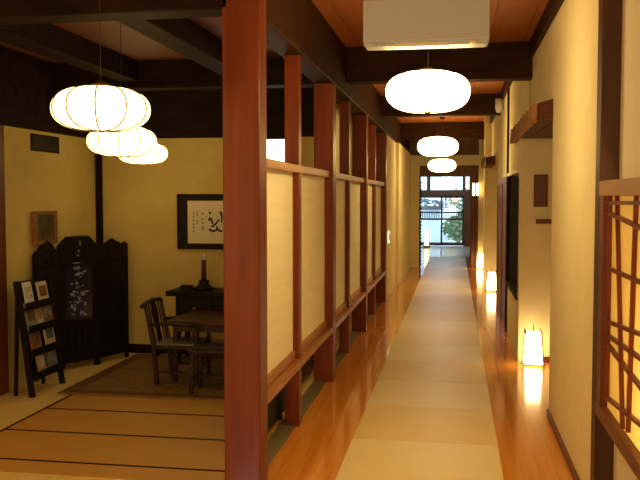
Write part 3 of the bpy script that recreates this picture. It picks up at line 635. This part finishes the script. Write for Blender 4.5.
# chairs, table, stool
def chair(label, loc, rz):  # origin under the seat
    t = thing('armchair', label, 'chair', loc, rz, 'low wooden armchairs at the lobby table')
    # faces +x, origin under the seat centre
    MB().box(-0.21, 0.21, -0.21, 0.21, 0.335, 0.365).build('seat', WOOD_CHAIR, t, bevel=0.006)
    MB().box(-0.18, 0.18, -0.18, 0.18, 0.365, 0.385).build('seat_cushion', CLOTH_PALE, t, bevel=0.008)
    for sy in (-1, 1):
        MB().bar((0.19, sy * 0.19, 0), (0.19, sy * 0.19, 0.56), 0.032, 0.032).build('leg', WOOD_CHAIR, t, bevel=0.004)
        MB().bar((-0.17, sy * 0.19, 0), (-0.20, sy * 0.19, 0.37), 0.034).bar((-0.20, sy * 0.19, 0.365), (-0.275, sy * 0.19, 0.745), 0.034, w2=0.026, h2=0.026).build('leg', WOOD_CHAIR, t, bevel=0.004)
        MB().tube([(-0.235, sy * 0.195, 0.56), (-0.1, sy * 0.205, 0.575), (0.05, sy * 0.21, 0.575), (0.20, sy * 0.195, 0.56)], 0.016, 8).build('armrest', WOOD_CHAIR, t, smooth=True)
        MB().bar((-0.17, sy * 0.19, 0.12), (0.19, sy * 0.19, 0.12), 0.02, 0.024).build('stretcher', WOOD_CHAIR, t)
    MB().bar((0.19, -0.19, 0.29), (0.19, 0.19, 0.29), 0.02, 0.06).bar((-0.19, -0.19, 0.29), (-0.19, 0.19, 0.29), 0.02, 0.06).build('apron', WOOD_CHAIR, t)
    MB().tube([(-0.285, -0.245, 0.735), (-0.28, -0.19, 0.755), (-0.285, 0.0, 0.775), (-0.28, 0.19, 0.755), (-0.285, 0.245, 0.735)], 0.019, 8).build('top_rail', WOOD_CHAIR, t, smooth=True)
    MB().prism([(-0.055, 0.0), (-0.04, 0.3), (-0.07, 0.7), (-0.05, 1.0), (0.05, 1.0), (0.07, 0.7), (0.04, 0.3), (0.055, 0.0)], lambda a, b, k: (-0.20 - 0.075 * b - 0.012 * k, a, 0.375 + 0.385 * b)).build('splat', WOOD_CHAIR, t)
    for sy in (-0.115, 0.115): MB().bar((-0.205, sy, 0.37), (-0.278, sy, 0.755), 0.012).build('back_spindle', WOOD_CHAIR, t)
    return t
c0 = chair('dark wooden armchair with pale seat at the left of the low lobby table', (-2.31, 6.64, 0.0188), 0)
c0.scale = (0.95, 0.95, 0.90)
dup(c0, (-1.62, 6.62, 0.0188), PI, 'dark wooden armchair at the right of the lobby table, half hidden by the big post')

t = thing('low_table', 'low dark reddish wooden table on the patterned lobby rug', 'table', (-2.0, 6.84, 0.0188))
MB().box(-0.40, 0.36, -0.33, 0.33, 0.50, 0.535).build('tabletop', mat('table_top', (0.075, 0.027, 0.012), 0.3, 0.35, var=0.3, scale=(3, 20, 3)), t, bevel=0.006)
MB().box(-0.36, 0.32, -0.29, -0.27, 0.44, 0.50).box(-0.36, 0.32, 0.27, 0.29, 0.44, 0.50).box(-0.36, -0.34, -0.27, 0.27, 0.44, 0.5).box(0.30, 0.32, -0.27, 0.27, 0.44, 0.5).build('apron', WOOD_CHAIR, t)
for sx in (-0.335, 0.295):
    for sy in (-0.265, 0.265): MB().bar((sx, sy, 0.5), (sx * 1.05, sy * 1.05, 0), 0.05, w2=0.032, h2=0.032).build('leg', WOOD_CHAIR, t, bevel=0.004)
t = thing('stool', 'low dark wooden stool with pale cushion at the near side of the lobby table', 'stool', (-1.93, 6.30, 0.0188))
MB().box(-0.17, 0.17, -0.14, 0.14, 0.33, 0.36).build('seat', WOOD_CHAIR, t, bevel=0.006)
MB().box(-0.15, 0.15, -0.12, 0.12, 0.36, 0.375).build('seat_cushion', WOOD_CHAIR, t, bevel=0.006)
for sx in (-0.15, 0.15):
    for sy in (-0.12, 0.12): MB().bar((sx * 0.92, sy * 0.92, 0.33), (sx, sy, 0), 0.03).build('leg', WOOD_CHAIR, t)
MB().bar((-0.15, 0, 0.12), (0.15, 0, 0.12), 0.02).bar((-0.15, -0.12, 0.12), (-0.15, 0.12, 0.12), 0.02).bar((0.15, -0.12, 0.12), (0.15, 0.12, 0.12), 0.02).build('stretcher', WOOD_CHAIR, t)

# black console with candle lamp
t = thing('console_table', 'black lacquered console with overhanging top against the lobby back wall', 'console', (-2.25, 7.52, 0.0188))
MB().box(-0.47, 0.47, -0.17, 0.18, 0.635, 0.684).build('top', WOOD_BLACK, t, bevel=0.006)
MB().box(-0.38, 0.38, -0.14, 0.16, 0.38, 0.635).build('body', WOOD_BLACK, t, bevel=0.004)
for x in (-0.19, 0.19):
    dr = MB().box(x - 0.175, x + 0.175, -0.152, -0.138, 0.43, 0.61).build('drawer', WOOD_BLACK, t, bevel=0.003)
    MB().lathe([(0.012, -0.01), (0.018, 0.0), (0.012, 0.01)], 12, (x, -0.160)).build('knob', mat('brass', (0.6, 0.45, 0.2), 0.3, metal=0.9), dr, loc=(0, 0, 0.52))
for x in (-0.36, 0.36):
    for y in (-0.12, 0.14): MB().box(x - 0.02, x + 0.02, y - 0.02, y + 0.02, 0.0, 0.38).build('leg', WOOD_BLACK, t)
t = thing('candle_stand', 'tall brown candle with a pale flame tip on a round black holder', 'candle', (-2.385, 7.50, 0.7035))
MB().lathe([(0.10, 0.0), (0.105, 0.02), (0.06, 0.04), (0.045, 0.07), (0.055, 0.09), (0.03, 0.10)], 24).build('holder', WOOD_BLACK, t, smooth=True)
MB().lathe([(0.026, 0.09), (0.023, 0.29)], 18).build('candle', mat('candle_brown', (0.08, 0.025, 0.012), 0.5), t, smooth=True)
MB().lathe([(0.004, 0.29), (0.014, 0.31), (0.016, 0.33), (0.008, 0.345), (0.002, 0.36)], 14).build('flame_bulb', emis('flame', (1.0, 0.80, 0.45), 0.06, (0.3,0.27,0.2)), t, smooth=True)
t = thing('tea_box', 'small black box on the left end of the console, left of the candle', 'box', (-2.56, 7.50, 0.7035))
MB().box(-0.06, 0.06, -0.05, 0.05, 0.0, 0.03).build('body', WOOD_BLACK, t, bevel=0.004)
MB().box(-0.05, 0.05, -0.04, 0.04, 0.03, 0.042).build('lid', WOOD_DARK, t, bevel=0.003)

t = thing('floor_stool', 'black rounded low seat half hidden under the nearest partition panel', 'stool', (-1.33, 5.42, 0.004))
MB().box(-0.06, 0.14, -0.50, 0.36, 0.03, 0.37).build('body', mat('black_leather', (0.008, 0.008, 0.009), 0.6, 0.2), t, bevel=0.06, seg=4)
for sx in (-1, 1):
    for sy in (-1, 1): MB().box(0.04 + sx * 0.06 - 0.015, 0.04 + sx * 0.06 + 0.015, sy * 0.30 - 0.09 - 0.02, sy * 0.30 - 0.09 + 0.02, 0, 0.04).build('foot', WOOD_BLACK, t)
